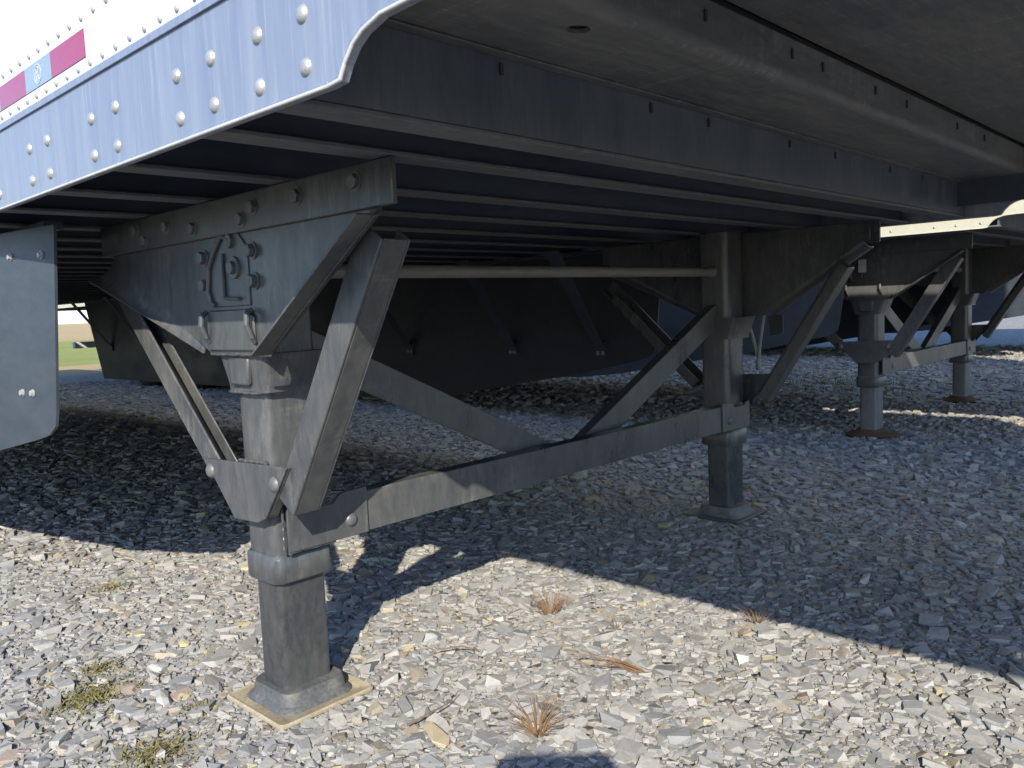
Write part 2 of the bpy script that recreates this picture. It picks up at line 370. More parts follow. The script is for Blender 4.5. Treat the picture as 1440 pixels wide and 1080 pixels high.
        if detail or True:
            hd = MB().box(min(fx(-.26), fx(-.22)), max(fx(-.26), fx(-.22)), .50 + SD, 7.1, 1.0205, 1.0375); hd.build('skirt_hanger', 'steel', T)
            for yb in ((.80, 1.38, 2.2, 3.1, 4.0, 4.9, 5.8, 6.6) if s == 1 else (1.62, 2.6, 3.6, 4.6, 5.6, 6.6)):
                xb = sx(yb) + .008; run = .33 if s == 1 else .10
                A = Vector((fx(xb + .010), yb, .60)); B = Vector((fx(xb + run), yb, 1.035)); ux = Vector((1 if s == 0 else -1, 0, 0))
                st = MB(); yy = Vector((0, 1, 0))
                st.add([A - yy * .026, A + yy * .026, B + yy * .042, B - yy * .042] + [p + ux * .005 for p in (A - yy * .026, A + yy * .026, B + yy * .042, B - yy * .042)],
                       [(0, 1, 2, 3), (7, 6, 5, 4), (0, 4, 5, 1), (1, 5, 6, 2), (2, 6, 7, 3), (3, 7, 4, 0)])
                st.add([A + yy * .022, A + yy * .026, B + yy * .042, B + yy * .038] + [p + Vector((-ux.x * .03, 0, -.012)) for p in (A + yy * .022, A + yy * .026, B + yy * .042, B + yy * .038)],
                       [(0, 1, 2, 3), (7, 6, 5, 4), (0, 4, 5, 1), (1, 5, 6, 2), (2, 6, 7, 3), (3, 7, 4, 0)])
                st.box(min(fx(xb), fx(xb + .010)), max(fx(xb), fx(xb + .010)), yb - .030, yb + .030, .555, .62)
                sto = st.build('skirt_strut', 'steel', sko)
                if yb < 3:
                    for dy in (-.014, .014): place(BOLT_Z[-sg], 'bolt', sto, (fx(xb + .011), yb + dy, .575))
            if s == 0 and detail:
                for yb, zb in ((.60, .965), (.74, .965), (.47, .96), (.56, .655), (.605, .655), (.9, .965), (1.3, .965)):
                    place(BOLT_Z[sg], 'bolt', sko, (fx(sx(yb) - .001), yb, zb), (random.random(), 0, 0))
    # ---- cross members
    k = 0
    Wx0, Wx1 = XO + .012, XF - .012
    cm = MB(); cm.box(Wx0, Wx1, -.0025, .0025, .0075, .095); cm.box(Wx0, Wx1, -.026, .026, .095, .102)
    cmo = cm.build('crossmember', 'steel', T); cmf = MB().box(Wx0, Wx1, -.026, .026, 0, .007).build('flange', 'flange', cmo, bevel=.0015)
    ycm = [-.503 + 0 * 1] + [-.21 + .289 * i for i in range(0, 45)]
    ycm = [y for y in ycm if y < REAR - .1][: (cm_rows or 99)]
    cmo.location = (0, ycm[0], 1.038)
    for y in ycm[1:]:
        c = cmo.copy(); col.objects.link(c); c.parent = T; c.location = (0, y, 1.038)
        f_ = cmf.copy(); col.objects.link(f_); f_.parent = c
    MB().box(XO + .01, XF - .01, -.69, REAR - .01, 1.1405, 1.155).build('floor', 'floor', T)
    MB().box(XO + .01, XF - .01, NOSE + .01, REAR - .01, height - .03, height - .001).build('roof', 'white', T)
    MB().box(XO + .012, XF - .012, NOSE - .02, NOSE + .001, 1.09, height).build('front_wall', 'white', T)
    MB().box(XO + .012, XF - .012, REAR - .001, REAR + .03, 1.02, height).build('rear_door', 'grey_box', T)
    # ---- stepped coupler structure ahead of the landing gear
    cb = MB().box(Wx0, Wx1, -.706, -.700, 1.046, 1.1495)
    cbo = cb.build('coupler_crossbeam', 'beam_face', T)
    MB().box(Wx0, Wx1, -.7075, -.655, 1.038, 1.0455).build('flange', 'flange', cbo, bevel=.002)
    # plate with drain hole (bent up at its front edge)
    bm = bmesh.new()
    hx, hy, hr = -.045, -.845, .0145
    outer = [bm.verts.new(p) for p in ((Wx0, -.715, 1.15), (Wx1, -.715, 1.15), (Wx1, -.885, 1.15), (Wx0, -.885, 1.15))]
    inner = [bm.verts.new((hx + hr * 1.2 * math.cos(a), hy + hr * math.sin(a), 1.15)) for a in np.linspace(0, 2 * math.pi, 20, False)]
    ed = [bm.edges.new((L[i], L[(i + 1) % len(L)])) for L in (outer, inner) for i in range(len(L))]
    bmesh.ops.triangle_fill(bm, edges=ed, use_beauty=True)
    for f_ in bm.faces:
        if f_.normal.z > 0: f_.normal_flip()
    me = bpy.data.meshes.new('coupler_plate'); bm.to_mesh(me); bm.free(); me.materials.append(M['coupler'])
    po = bpy.data.objects.new('coupler_plate', me); col.objects.link(po); po.parent = T
    sm = po.modifiers.new('thickness', 'SOLIDIFY'); sm.thickness = .006; sm.offset = -1
    bend = []
    for k in range(7):
        a = R(90 * k / 6); bend.append((-.885 - .018 * math.sin(a), 1.168 - .018 * math.cos(a)))
    bend += [(-.903, 1.222), (-.897, 1.222)] + [(y + .006 * .9, z + .006) for y, z in reversed(bend[:7])]
    MB().prism(bend, 0, Wx0, Wx1).build('bent_plate', 'coupler', T, smooth=True, auto=50)
    MB().box(Wx0, Wx1, -.728, -.7075, 1.1465, 1.1495).build('weld_strip', 'coupler', T, bevel=.001)
    MB().box(Wx0, Wx1, -1.42, -.9075, 1.230, 1.236).build('upper_plate', 'coupler', T)
    MB().box(Wx0, Wx1, NOSE + .02, -1.4215, 1.226, 1.233).build('upper_plate', 'coupler', T)
    MB().box(Wx0, Wx1, -.89, -.69, 1.158, 1.24).build('backing_channel', 'floor', T)
    for x0 in (Wx0 - .004, Wx1 - .004): MB().box(x0, x0 + .008, NOSE + .03, -.66, 1.0885, 1.2405).build('dark_lining', 'steel', T)  # dark sheets added as lining over the inner faces of the rails
    MB().box(D + .29, D + .30, -.99, -.66, 1.07, 1.24).build('stiffener', 'steel', T)
    # weld tabs along the two faces
    if detail:
        tabm = MB().box(-.003, .003, -.0025, 0, -.008, .008).build('weld_tab', 'floor', T); tabme = tabm.data; bpy.data.objects.remove(tabm)
        for x in (.02, .16, .43, .55, .83, 1.0, 1.35, 1.6): place(tabme, 'weld_tab', T, (x + random.uniform(-.02, .02), -.9035, 1.198))
        for x in (-.03, .34, .52, .88, 1.12, 1.5, 1.75): place(tabme, 'weld_tab', T, (x + random.uniform(-.02, .02), -.7065, 1.132))
    # ---- landing gear, one leg per side
    for s in (0, 1):
        fx = (lambda x: x) if s == 0 else (lambda x: D - x)
        sg = -1 if s == 0 else 1
        near = detail and s == 0
        sec = lambda x0, x1, y0, y1, r, z: [(fx(x), y, z) for x, y in rrect(x0, x1, y0, y1, r)]
        hs = MB().loft([sec(-.070, .058, -.056, .056, .022, .300), sec(-.070, .058, -.056, .056, .022, 1.036)]).build('leg_housing', 'gear', T, smooth=True, auto=30)
        MB().loft([sec(-.074, .062, -.060, .060, .022, .268), sec(-.077, .065, -.063, .063, .024, .274), sec(-.077, .065, -.063, .063, .024, .318), sec(-.072, .060, -.058, .058, .022, .326)]).build('collar', 'gear', hs, smooth=True, auto=35)
        it = MB().loft([sec(-.064, .050, -.047, .042, .012, .03), sec(-.064, .050, -.047, .042, .012, .31)]).build('inner_tube', pads[2], T, smooth=True, auto=30)
        # foot: dished cup on a plate
        ft = empty('foot', (0, 0, 0)); ft.parent = T
        cx = -.004
        def ring(h, r, z): return [(fx(cx + x), y - .002, z) for x, y in rrect(-h, h, -h, h, r)]
        if pads[0] == 'pad':
            MB().loft([ring(.090, .036, .007), ring(.087, .035, .012), ring(.0775, .032, .018), ring(.075, .03, .034), ring(.072, .028, .043), ring(.062, .02, .0435)]).build('cup', pads[1], ft, smooth=True, auto=50)
            pt = MB()
            pt.loft([ring(.109, .012, .001), ring(.114, .014, .003), ring(.114, .014, .0075), ring(.110, .013, .0105), ring(.106, .013, .0085)]); pt.build('plate', pads[0] if s == 0 else 'cup', ft, smooth=True, auto=40)
        else:
            circ = lambda r, z: [(fx(cx) + r * math.cos(a), r * math.sin(a), z) for a in np.linspace(0, 2 * math.pi, 28, False)]
            MB().loft([circ(.128, .002), circ(.135, .008), circ(.122, .015), circ(.09, .023), circ(.075, .034), circ(.07, .04)]).build('cup', pads[0], ft, smooth=True, auto=60)
        # flared clamp under the bracket
        MB().loft([sec(-.080, .066, -.074, .070, .016, .657), sec(-.080, .066, -.074, .070, .016, .670), sec(-.086, .070, -.098, .090, .014, .734)]).build('clamp', 'gear', hs, smooth=True, auto=30)
        MB().prism([(-.035, .672), (.032, .672), (.036, .726), (-.040, .726)], 0, fx(-.092), fx(-.080)).build('clamp_pocket', 'gear', hs, bevel=.004)
        # mounting bracket plate with turned-out edges
        def bent_edge(p, q, rad, angs, n=7, th=.006):
            """edge p-q of the plate rolls outward; returns plate-side points and adds the rolled strip"""
            p = Vector(p); q = Vector(q); d = (q - p).normalized(); nr = Vector((d.y, -d.x))
            if nr.y > 0: nr = -nr
            inns = []
            strips = []
            for base, ang in ((p, angs[0]), (q, angs[1])):
                inn = rad * math.sin(ang); inns.append(inn)
                L = []
                for k in range(n + 1):
                    t = ang * k / n
                    o_ = nr * (-inn + rad * math.sin(t)); o2 = nr * (-inn + (rad - th) * math.sin(t))
                    L.append(((-.093 - rad * (1 - math.cos(t)), base + o_), (-.093 - th * 0 - rad + (rad + th) * math.cos(t) , base + nr * (-inn + (rad + th) * math.sin(t)))))
                strips.append(L)
            vs = []
            for L in strips:
                for (xa, pa), (xb_, pb) in L: vs += [(fx(xa), pa.x, pa.y), (fx(xb_), pb.x, pb.y)]
            m_ = 2 * (n + 1); fs = []
            for k in range(n):
                i = 2 * k
                fs += [(i, i + 2, m_ + i + 2, m_ + i), (i + 1, m_ + i + 1, m_ + i + 3, i + 3), (i, i + 1, i + 3, i + 2), (m_ + i, m_ + i + 2, m_ + i + 3, m_ + i + 1)]
            i = 2 * n; fs += [(i, i + 1, m_ + i + 1, m_ + i)]
            br.add(vs, fs)
            return p - nr * inns[0], q - nr * inns[1]
        br = MB()
        la, lb = bent_edge((.135, .734), (.58, .912), .060, (R(14), R(86))); ra, rb = bent_edge((-.49, .955), (-.150, .738), .022, (R(88), R(88)))
        # straight lip beyond the rolled edge at the front
        poly = [(-.5, 1.0355), (.58, 1.0355), (.58, lb.y), tuple(la), (.100, .734), (-.128, .734), tuple(rb), tuple(ra), (-.5, .975)]
        br.prism(poly, 0, fx(-.093), fx(-.087))
        def lipbar(p, q, x0, x1, th=.005):
            (y0, z0), (y1, z1) = p, q
            d = Vector((y1 - y0, z1 - z0)).normalized(); nrm = (-d.y * th, d.x * th)
            br.add([(fx(x), y, z) for x in (x0, x1) for y, z in ((y0, z0), (y1, z1), (y1 + nrm[0], z1 + nrm[1]), (y0 + nrm[0], z0 + nrm[1]))],
                   [(0, 1, 2, 3), (7, 6, 5, 4), (0, 4, 5, 1), (1, 5, 6, 2), (2, 6, 7, 3), (3, 7, 4, 0)])
        lipbar((-.150, .738), (-.49, .955), -.1145, -.146)
        bro = br.build('mounting_bracket', 'gear', T, bevel=.0018)
        bx = MB().box(min(fx(-.104), fx(-.0935)), max(fx(-.104), fx(-.0935)), -.528, .60, .966, 1.0365)
        bxo = bx.build('top_angle', 'gear', T, bevel=.002)
        for y, z in ((-.438, 1.01), (-.271, 1.008), (-.124, 1.007), (-.078, .989), (.116, .99), (.235, 1.005), (.346, .985), (.391, 1.01), (.5, 1.005)):
            place(BOLT[sg], 'bolt', bxo, (fx(-.104), y, z), (random.random(), 0, 0)).scale = (.8, 1.1, 1.1)
        # gearbox boss, crank loop, knob
        MB().prism([(-.086, .741), (.100, .741), (.100, .806), (.085, .822), (-.07, .822), (-.086, .806)], 0, fx(-.099), fx(-.0925)).build('gearbox_boss', 'gear', bro, bevel=.003)
        if s == 0:
            gp = MB().prism([(-.075, .828), (.08, .828), (.086, .9), (.035, .972), (-.04, .972), (-.075, .94)], 0, fx(-.0965), fx(-.0925)).build('gearbox_cover', 'gear', bro, bevel=.002)
            cl = MB().tube([(fx(-.100), y, z) for y, z in ((-.02, .955), (.012, .966), (.045, .938), (.071, .905), (.079, .862), (.070, .838), (.055, .832))], .005, 8)
            cl.tube([(fx(-.101), y, z) for y, z in ((.013, .932), (.016, .845), (-.045, .842))], .004, 6)
            cl.cyl((fx(-.092), -.018, .953), (fx(-.104), -.018, .953), .015, .013)
            cl.build('crank_loop', 'gear', bro, smooth=True, auto=50)
            MB().cyl((fx(-.092), -.028, .902), (fx(-.102), -.028, .902), .023, .021, 18).cyl((fx(-.102), -.028, .902), (fx(-.110), -.028, .902), .013, .012, 14).build('crank_shaft', 'gear', bro, smooth=True, auto=50)
            for y, z in ((-.093, .93), (-.094, .873), (.097, .929), (.097, .874)):
                place(BOLT[sg], 'bolt', bro, (fx(-.0935), y, z), (random.random(), 0, 0)).scale = (1.2, 1.15, 1.15)
            for y in (-.084, .097):
                hk = MB().tube([(fx(-.098), y, .82), (fx(-.110), y, .812), (fx(-.112), y, .79), (fx(-.104), y - .004, .765), (fx(-.099), y - .004, .757)], [.005, .0065, .0065, .005, .004], 8)
                hk.build('weld_lug', 'gear', bro, smooth=True, auto=60)
        # gusset with turned edge and bolts
        gz = [(.162, .512), (-.166, .523), (-.078, .414), (-.046, .401), (.046, .397)]
        gs = MB().prism(gz, 0, fx(-.098), fx(-.092))
        gs.add([(fx(x), y, z) for x in (-.092, -.070) for y, z in ((-.166, .523), (-.078, .414), (-.073, .419), (-.160, .523))], [(0, 1, 2, 3), (7, 6, 5, 4), (0, 4, 5, 1), (1, 5, 6, 2), (2, 6, 7, 3), (3, 7, 4, 0)])
        gso = gs.build('gusset_plate', 'gear', T, bevel=.0018)
        for y, z in ((.135, .487), (-.118, .487)): place(BOLT_D[sg], 'bolt', gso, (fx(-.098), y, z), (random.random(), 0, 0)).scale = (1, 1.15, 1.15)
        # channel braces from the gusset up to the bracket
        for nm, p, q, wd, web in (('brace', (-.132, .445), (-.447, .935) if s == 0 else (-.425, .901), .062, -1), ('brace', (.130, .485), (.555, .877), .056, 1)):
            P0 = Vector((fx(-.086), p[0], p[1])); P1 = Vector((fx(-.086), q[0], q[1])); d = (P1 - P0).normalized()
            ux = Vector((1 if s == 0 else -1, 0, 0)); side = d.cross(ux).normalized()
            if side.y * web < 0: side = -side
            b = MB(); dep = .056 if web < 0 else .044; fw = .036 if web < 0 else .040
            b.flat(P0, P1, ux, wd, .006); so_ = side * ((wd - fw) / 2); b.flat(P0 + ux * dep + so_, P1 + ux * dep + so_ - (P1 - P0) * (.12 if web > 0 else 0), ux, fw, .005)
            c0 = P0 + side * (wd / 2 - .003) + ux * .0062; c1 = P1 + side * (wd / 2 - .003) + ux * .0062
            b.flat(c0, c1, ux, .006, dep - .0064)
            b.build(nm, 'gear', T, bevel=.002)
        # clip that takes the lower cross beam
        cp = [(-.052, .334), (.143, .334), (.143, .434), (.078, .432), (.056, .414), (-.012, .414), (-.03, .425), (-.052, .428)]
        cl = MB().prism([(fx(x), z) for x, z in cp], 1, -.080, -.073).build('beam_clip', 'gear', T, bevel=.0015)
        bo = place(BOLT_D[-1], 'bolt', cl, (fx(.099), -.080, .37), (0, 0, R(90))); bo.scale = (1, 1.1, 1.1)
        if near:
            def bead(a, b, n, r):
                a = Vector(a); b = Vector(b)
                pts = [a.lerp(b, i / n) + Vector((random.uniform(-.0008, .0008) for _ in range(3))) for i in range(n + 1)]
                MB().tube(pts, [r * random.uniform(.75, 1.25) for _ in pts], 6).build('weld_bead', 'gear', hs, smooth=True, auto=80)
            bead((-.060, -.0745, .336), (-.060, -.0745, .426), 14, .003)
            bead((-.05, -.0745, .332), (.060, -.0745, .332), 14, .003)
            bead((-.0725, -.050, .5165), (-.0725, .052, .5135), 14, .0045)
            bead((-.0935, -.128, .7335), (-.0935, .10, .7335), 26, .0035)
            bead((-.080, -.06, .6565), (-.080, .058, .6565), 16, .0035)
        # diagonals
        a0 = Vector((fx(.040), -.012, .748)); a1 = Vector((fx(.885), -.012, .352))
        dg = MB().flat(a0, a1, (0, 1, 0), .076, .005)
        up = (Vector((a1.x - a0.x, 0, a1.z - a0.z)).normalized()).cross(Vector((0, 1, 0)));
        if up.z < 0: up = -up
        dg.flat(a0 + up * .0355 + Vector((0, .0052, 0)), a1 + up * .0355 + Vector((0, .0052, 0)), (0, 1, 0), .005, .03)
        dg.build('diagonal_brace', 'gear', T, bevel=.0015)
    hb = MB().box(.146, D - .05, -.0735, -.068, .335, .423); hb.box(.146, D - .05, -.0678, -.03, .4175, .4229); hb.box(.146, D - .05, -.0678, -.03, .3351, .3405)
    hb.build('cross_beam', 'gear', T, bevel=.0015)
    rd = MB().cyl((.06, 0, .897), (D - .06, 0, .897), .0155, n=20); rd.cyl((D - .13, 0, .897), (D - .055, 0, .897), .012, .02, 16)
    rd.build('cross_shaft', 'shaft', T, smooth=True, auto=40)
    if not detail:
        for y in (-.235, -.435, -.53, -.635, .06, .26, .46, .75, 1.04): place(RIV_ALU, 'rivet', T, (XO + .001, y, 1.058)).scale = (.7, .6, .6)
        place(RIV_ALU, 'rivet', T, (XO + .001, -.727, 1.114)).scale = (.7, .6, .6)
        MB().box(-.1085, -.1045, -.011, .031, .878, .945).build('tag_plate', 'white', T, bevel=.001)
    else:
        ck = MB().tube([(D + .125, -.035, .735), (D + .14, -.055, .64), (D + .145, -.068, .575)], .0065, 8).tube([(D + .125, -.105, .735), (D + .14, -.082, .64), (D + .145, -.070, .565)], .0065, 8)
        ck.cyl((D + .145, -.069, .57), (D + .146, -.071, .53), .011, .010, 10)
        ck.build('crank_handle', 'pale_steel', T, smooth=True, auto=60)
        MB().prism([(-.125, .735), (-.185, .735), (-.185, .67), (-.135, .66)], 0, D + .11, D + .115).build('crank_bracket', 'skirt', T, bevel=.002)
    # ---- running gear and rear guard
    if wheels:
        for x in (.42, D - .42): MB().box(x - .05, x + .05, wheels[0] - 1.6, wheels[1] + 1.0, .80, 1.036).build('slider_rail', 'steel', T)
        for x in (.05, D - .05): MB().box(x - .28, x + .28, wheels[1] + .75, wheels[1] + .76, .28, 1.03).build('mud_flap', 'tyre', T)
        for wy in wheels:
            MB().cyl((XO + .2, wy, .5), (XF - .2, wy, .5), .065, n=16).build('axle', 'steel', T, smooth=True)
            for x0 in (XO + .01, XO + .31, XF - .28, XF - .58):
                prof_ = [(.30, .0), (.46, .0), (.505, .03), (.515, .08), (.515, .19), (.505, .24), (.46, .27), (.30, .27)]
                rings = [[(x0 + w_, wy + r_ * math.cos(a), .515 + r_ * math.sin(a)) for a in np.linspace(0, 2 * math.pi, 40, False)] for r_, w_ in prof_]
                wo_ = MB().loft(rings, cap=False).build('wheel', 'tyre', T, smooth=True, auto=50)
                rr_ = [[(x0 + w_, wy + r_ * math.cos(a), .515 + r_ * math.sin(a)) for a in np.linspace(0, 2 * math.pi, 32, False)] for r_, w_ in ((.302, .02), (.28, .03), (.25, .12), (.12, .13), (.1, .07), (.02, .07))]
                MB().loft(rr_).build('rim', 'rim', wo_, smooth=True, auto=40)
    if guard:
        gd = empty('impact_guard', (0, 0, 0)); gd.parent = T
        MB().box(.2, D - .2, REAR - .1, REAR, .42, .52).build('bar', 'grey_box', gd, bevel=.004)
        for x in (.78, D - .6): MB().box(x - .05, x + .05, REAR - .09, REAR - .01, .52, 1.03).build('upright', 'grey_box', gd, bevel=.004)
    return T
T1 = build_trailer((0, 0, 0), 1.82, 'white trailer with riveted aluminium bottom rail and red reflective tape, on dark landing legs', 2.0)
T2 = build_trailer((3.806, .18, 0), 1.715, 'neighbouring trailer with cream white bottom rail and rusty landing feet', 3.9, detail=False, rail='white_rail', pads=('rust', 'rust', 'rust_tube'), zs=1.037, curve=-.15, wheels=(7.6, 8.8), SD=-.40)
T3 = build_trailer((9.62, -.38, 0), 1.80, 'farthest trailer parked in the row, standing in shade beyond the rusty footed one', 3.9, detail=False, rail='white_rail', pads=('rust', 'rust', 'rust_tube'), zs=1.02, wheels=(10.3, 11.5))

# ------------------------------------------------------------------ gravel: real stones, many thousands
def stone_protos(n, pts):
    L = []
    for k in range(n):
        bm = bmesh.new()
        p = np.array([(a, b, c) for a in (-.72, .72) for b in (-.72, .72) for c in (-.8, .8)]) + rng.uniform(-.30, .30, (8, 3))
        if pts > 8: p = np.concatenate([p, rng.uniform(-.9, .9, (pts - 8, 3))])
        p *= np.array([1, rng.uniform(.4, .9), rng.uniform(.24, .55)])
        for q in p: bm.verts.new(q)
        r_ = bmesh.ops.convex_hull(bm, input=bm.verts)
        bmesh.ops.delete(bm, geom=[v for v in bm.verts if not v.link_faces], context='VERTS')
        bmesh.ops.recalc_face_normals(bm, faces=bm.faces)
        bm.verts.index_update()
        L.append((np.array([v.co[:] for v in bm.verts]), np.array([[v.index for v in f.verts] for f in bm.faces]))); bm.free()
    return L
feet = [(0, 0), (1.82, 0), (3.806, .18), (5.52, .18)]
def scatter(name, r0, r1, dens, smin, smode, smax, pts, half=R(58), tagkind='stuff'):
    az = math.atan2(fwd.y, fwd.x); area = half * (r1 * r1 - r0 * r0); n = int(area * dens)
    rr = np.sqrt(rng.uniform(r0 * r0, r1 * r1, n)); aa = az + rng.uniform(-half, half, n)
    px = CX + rr * np.cos(aa); py = CY + rr * np.sin(aa)
    size = np.clip(rng.lognormal(math.log(smode), .52, n), smin, smax) / 2
    keep = py < 13.3
    for fx_, fy_ in feet: keep &= ~((abs(px - fx_) < .112 + size * .7) & (abs(py - fy_) < .112 + size * .7))
    px, py, size = px[keep], py[keep], size[keep]; n = len(px)
    protos = stone_protos(28, pts)
    which = rng.integers(0, len(protos), n)
    yaw = rng.uniform(0, 2 * np.pi, n); tx = rng.normal(0, .17, n); ty = rng.normal(0, .17, n)
    cz, sz = np.cos(yaw), np.sin(yaw); cx_, sx_ = np.cos(tx), np.sin(tx); cy_, sy_ = np.cos(ty), np.sin(ty)
    # colours of the stones
    u = rng.random(n); lum = np.clip(rng.normal(1, .13, n), .62, 1.4)
    base = np.tile(np.array([.275, .268, .252]), (n, 1))
    base[u < .20] = (.225, .226, .226); base[(u >= .2) & (u < .235)] = (.30, .265, .20); base[(u >= .235) & (u < .36)] = (.315, .305, .28)
    base[(u >= .40) & (u < .42)] = (.26, .215, .175); base[(u >= .42) & (u < .428)] = (.38, .33, .20)
    base *= .86 * lum[:, None]
    V = []; F = []; Cc = []; off = 0
    lay = rng.uniform(-.25, .30, n)
    for k, (pv, pf) in enumerate(protos):
        ix = np.where(which == k)[0]
        if not len(ix): continue
        q = pv[None] * size[ix, None, None]
        x, y, z = q[..., 0], q[..., 1], q[..., 2]
        y, z = y * cx_[ix, None] - z * sx_[ix, None], y * sx_[ix, None] + z * cx_[ix, None]
        x, z = x * cy_[ix, None] + z * sy_[ix, None], -x * sy_[ix, None] + z * cy_[ix, None]
        x, y = x * cz[ix, None] - y * sz[ix, None], x * sz[ix, None] + y * cz[ix, None]
        zz = z + (lay[ix] * size[ix] * .5 + .0005)[:, None]
        vv = np.stack([x + px[ix, None], y + py[ix, None], zz], -1)
        V.append(vv.reshape(-1, 3)); nv = pv.shape[0]
        F.append((pf[None] + (off + np.arange(len(ix)) * nv)[:, None, None]).reshape(-1, 3))
        Cc.append(np.repeat(base[ix], nv, 0)); off += len(ix) * nv
    V = np.concatenate(V); F = np.concatenate(F); Cc = np.concatenate(Cc)
    me = bpy.data.meshes.new(name); me.vertices.add(len(V)); me.vertices.foreach_set('co', V.ravel())
    me.loops.add(F.size); me.loops.foreach_set('vertex_index', F.ravel().astype(np.int32))
    me.polygons.add(len(F)); me.polygons.foreach_set('loop_start', np.arange(0, F.size, 3, dtype=np.int32)); me.polygons.foreach_set('loop_total', np.full(len(F), 3, dtype=np.int32))
    me.polygons.foreach_set('use_smooth', np.zeros(len(F), dtype=bool)); me.update(calc_edges=True); me.validate()
    at = me.attributes.new('tint', 'FLOAT_COLOR', 'POINT'); at.data.foreach_set('color', np.concatenate([Cc, np.ones((len(Cc), 1))], 1).ravel().astype(np.float32))
    me.materials.append(M['stone'])
    o = bpy.data.objects.new(name, me); col.objects.link(o); o['kind'] = 'stuff'
    return o
tag(scatter('gravel', .45, 3.2, 9000, .006, .0155, .062, 11), 'loose angular grey gravel stones close under the landing gear', 'gravel')
tag(scatter('gravel', 3.2, 6.5, 1900, .012, .0255, .07, 8, R(50)), 'loose angular grey gravel stones between the parked trailers', 'gravel')
tag(scatter('gravel', 6.5, 13, 330, .025, .045, .09, 8, R(45)), 'loose grey gravel stones far out under the row of trailers', 'gravel')

# single stones that stand out
def stone_obj(name, loc, dims, rz, mt, label, tilt=(0, 0), seed=0):
    r2 = np.random.default_rng(seed); bm = bmesh.new()
    p = r2.normal(size=(16, 3)); p /= np.linalg.norm(p, axis=1)[:, None]; p = np.sign(p) * np.abs(p) ** .7
    for q in p: bm.verts.new((q[0] * dims[0] / 2, q[1] * dims[1] / 2, q[2] * dims[2] / 2))
    bmesh.ops.convex_hull(bm, input=bm.verts); bmesh.ops.delete(bm, geom=[v for v in bm.verts if not v.link_faces], context='VERTS')
    bmesh.ops.recalc_face_normals(bm, faces=bm.faces)
    for f_ in bm.faces: f_.smooth = False
    me = bpy.data.meshes.new(name); bm.to_mesh(me); bm.free(); me.materials.append(M[mt])
    o = bpy.data.objects.new(name, me); col.objects.link(o); o.location = loc; o.rotation_euler = (tilt[0], tilt[1], rz); return tag(o, label, 'stone')
stone_obj('stone', (.055, -.372, .012), (.105, .045, .024), R(60), 'tan_stone', 'long flat tan stone slab in the sun between dead grass and foot pad', (.1, .05), 1)
stone_obj('stone', (-.148, .358, .010), (.056, .046, .022), R(20), 'pale_stone', 'chunky pale stone beside the square foot pad, the rounder of two pale rocks', (.1, .2), 2)
stone_obj('stone', (-.212, .195, .010), (.075, .034, .02), R(75), 'pale_stone', 'narrow pale stone beside the square foot pad, the longer of two pale rocks', (.2, -.15), 3)

# ------------------------------------------------------------------ dead grass, twigs, moss, weeds
def tuft(loc, n, h, spread, label, lean=(0, 0), mt='straw', name='grass_tuft'):
    mb = MB()
    for i in range(n):
        a = random.uniform(0, 2 * math.pi); r0 = random.uniform(0, .014); ll = h * random.uniform(.5, 1.15); sp = spread * random.uniform(.2, 1.1)
        p0 = Vector((r0 * math.cos(a), r0 * math.sin(a), -.004)); d = Vector((math.cos(a) * sp + lean[0], math.sin(a) * sp + lean[1], 1)).normalized()
        p1 = p0 + d * ll * .5; p2 = p1 + (d + Vector((math.cos(a) * .25 + lean[0] * .4, math.sin(a) * .25 + lean[1] * .4, -.3))).normalized() * ll * .5
        mb.tube([p0, p1, p2], [.0008, .0006, .0003], 4)
    o = mb.build(name, mt); o.location = loc; return tag(o, label, 'grass' if name == 'grass_tuft' else 'weed')
tuft((.662, -.137, .006), 60, .075, 1.3, 'upright tuft of dry brown grass near the trailer shadow, at the bright lit corner')
tuft((.184, -.51, .006), 70, .085, 1.5, 'wide tuft of dry brown grass nearest the flat tan stone slab', (.1, .25))
tuft((.913, -.587, .012), 26, .06, 1.1, 'small sparse tuft of dry grass right on the edge of the long shadow')
tuft((.52, -.52, .010), 16, .15, .30, 'bundle of dry grass stems lying flat on sunlit gravel', (-1.5, 1.9))
tuft((.69, -.33, .01), 12, .05, 1.2, 'thin wisp of dry grass amid sunlit gravel between the larger tufts')
def twig(pts, r, label):
    o = MB().tube(pts, r, 5).build('twig', 'twig', smooth=True, auto=80); tag(o, label, 'twig')
twig([(.03, -.32, .022), (.075, -.33, .03), (.13, -.325, .028), (.17, -.31, .03)], [.0022, .002, .0014, .0008], 'thin dark twig lying across the end of the tan stone slab')
twig([(.30, -.10, .02), (.34, -.14, .026), (.36, -.19, .022)], [.002, .0015, .0008], 'short dark twig lying on bright gravel ahead of the leg shadow')
mm = MB()
for cx_, cy_, rad, n in ((-.305, .334, .10, 900), (-.316, -.009, .085, 700), (-.18, .10, .03, 120), (.017, 1.058, .09, 260), (-.24, .47, .05, 200)):
    for i in range(n):
        a = random.uniform(0, 6.28); r_ = rad * abs(random.gauss(0, .6)); x, y = cx_ + r_ * math.cos(a) * 1.3, cy_ + r_ * math.sin(a); h = random.uniform(.003, .009)
        b = random.uniform(0, 6.28); ww = random.uniform(.002, .004); l = Vector((random.uniform(-.012, .012), random.uniform(-.012, .012), h)); zz = random.uniform(.004, .013)
        mm.add([(x - ww * math.cos(b), y - ww * math.sin(b), zz), (x + ww * math.cos(b), y + ww * math.sin(b), zz), (x + l.x, y + l.y, zz + h)], [(0, 1, 2)])
tag(mm.build('moss', 'moss'), 'brownish green moss and tiny weeds growing in the gravel by the foot pad', 'moss', kind='stuff')
ww_ = MB()
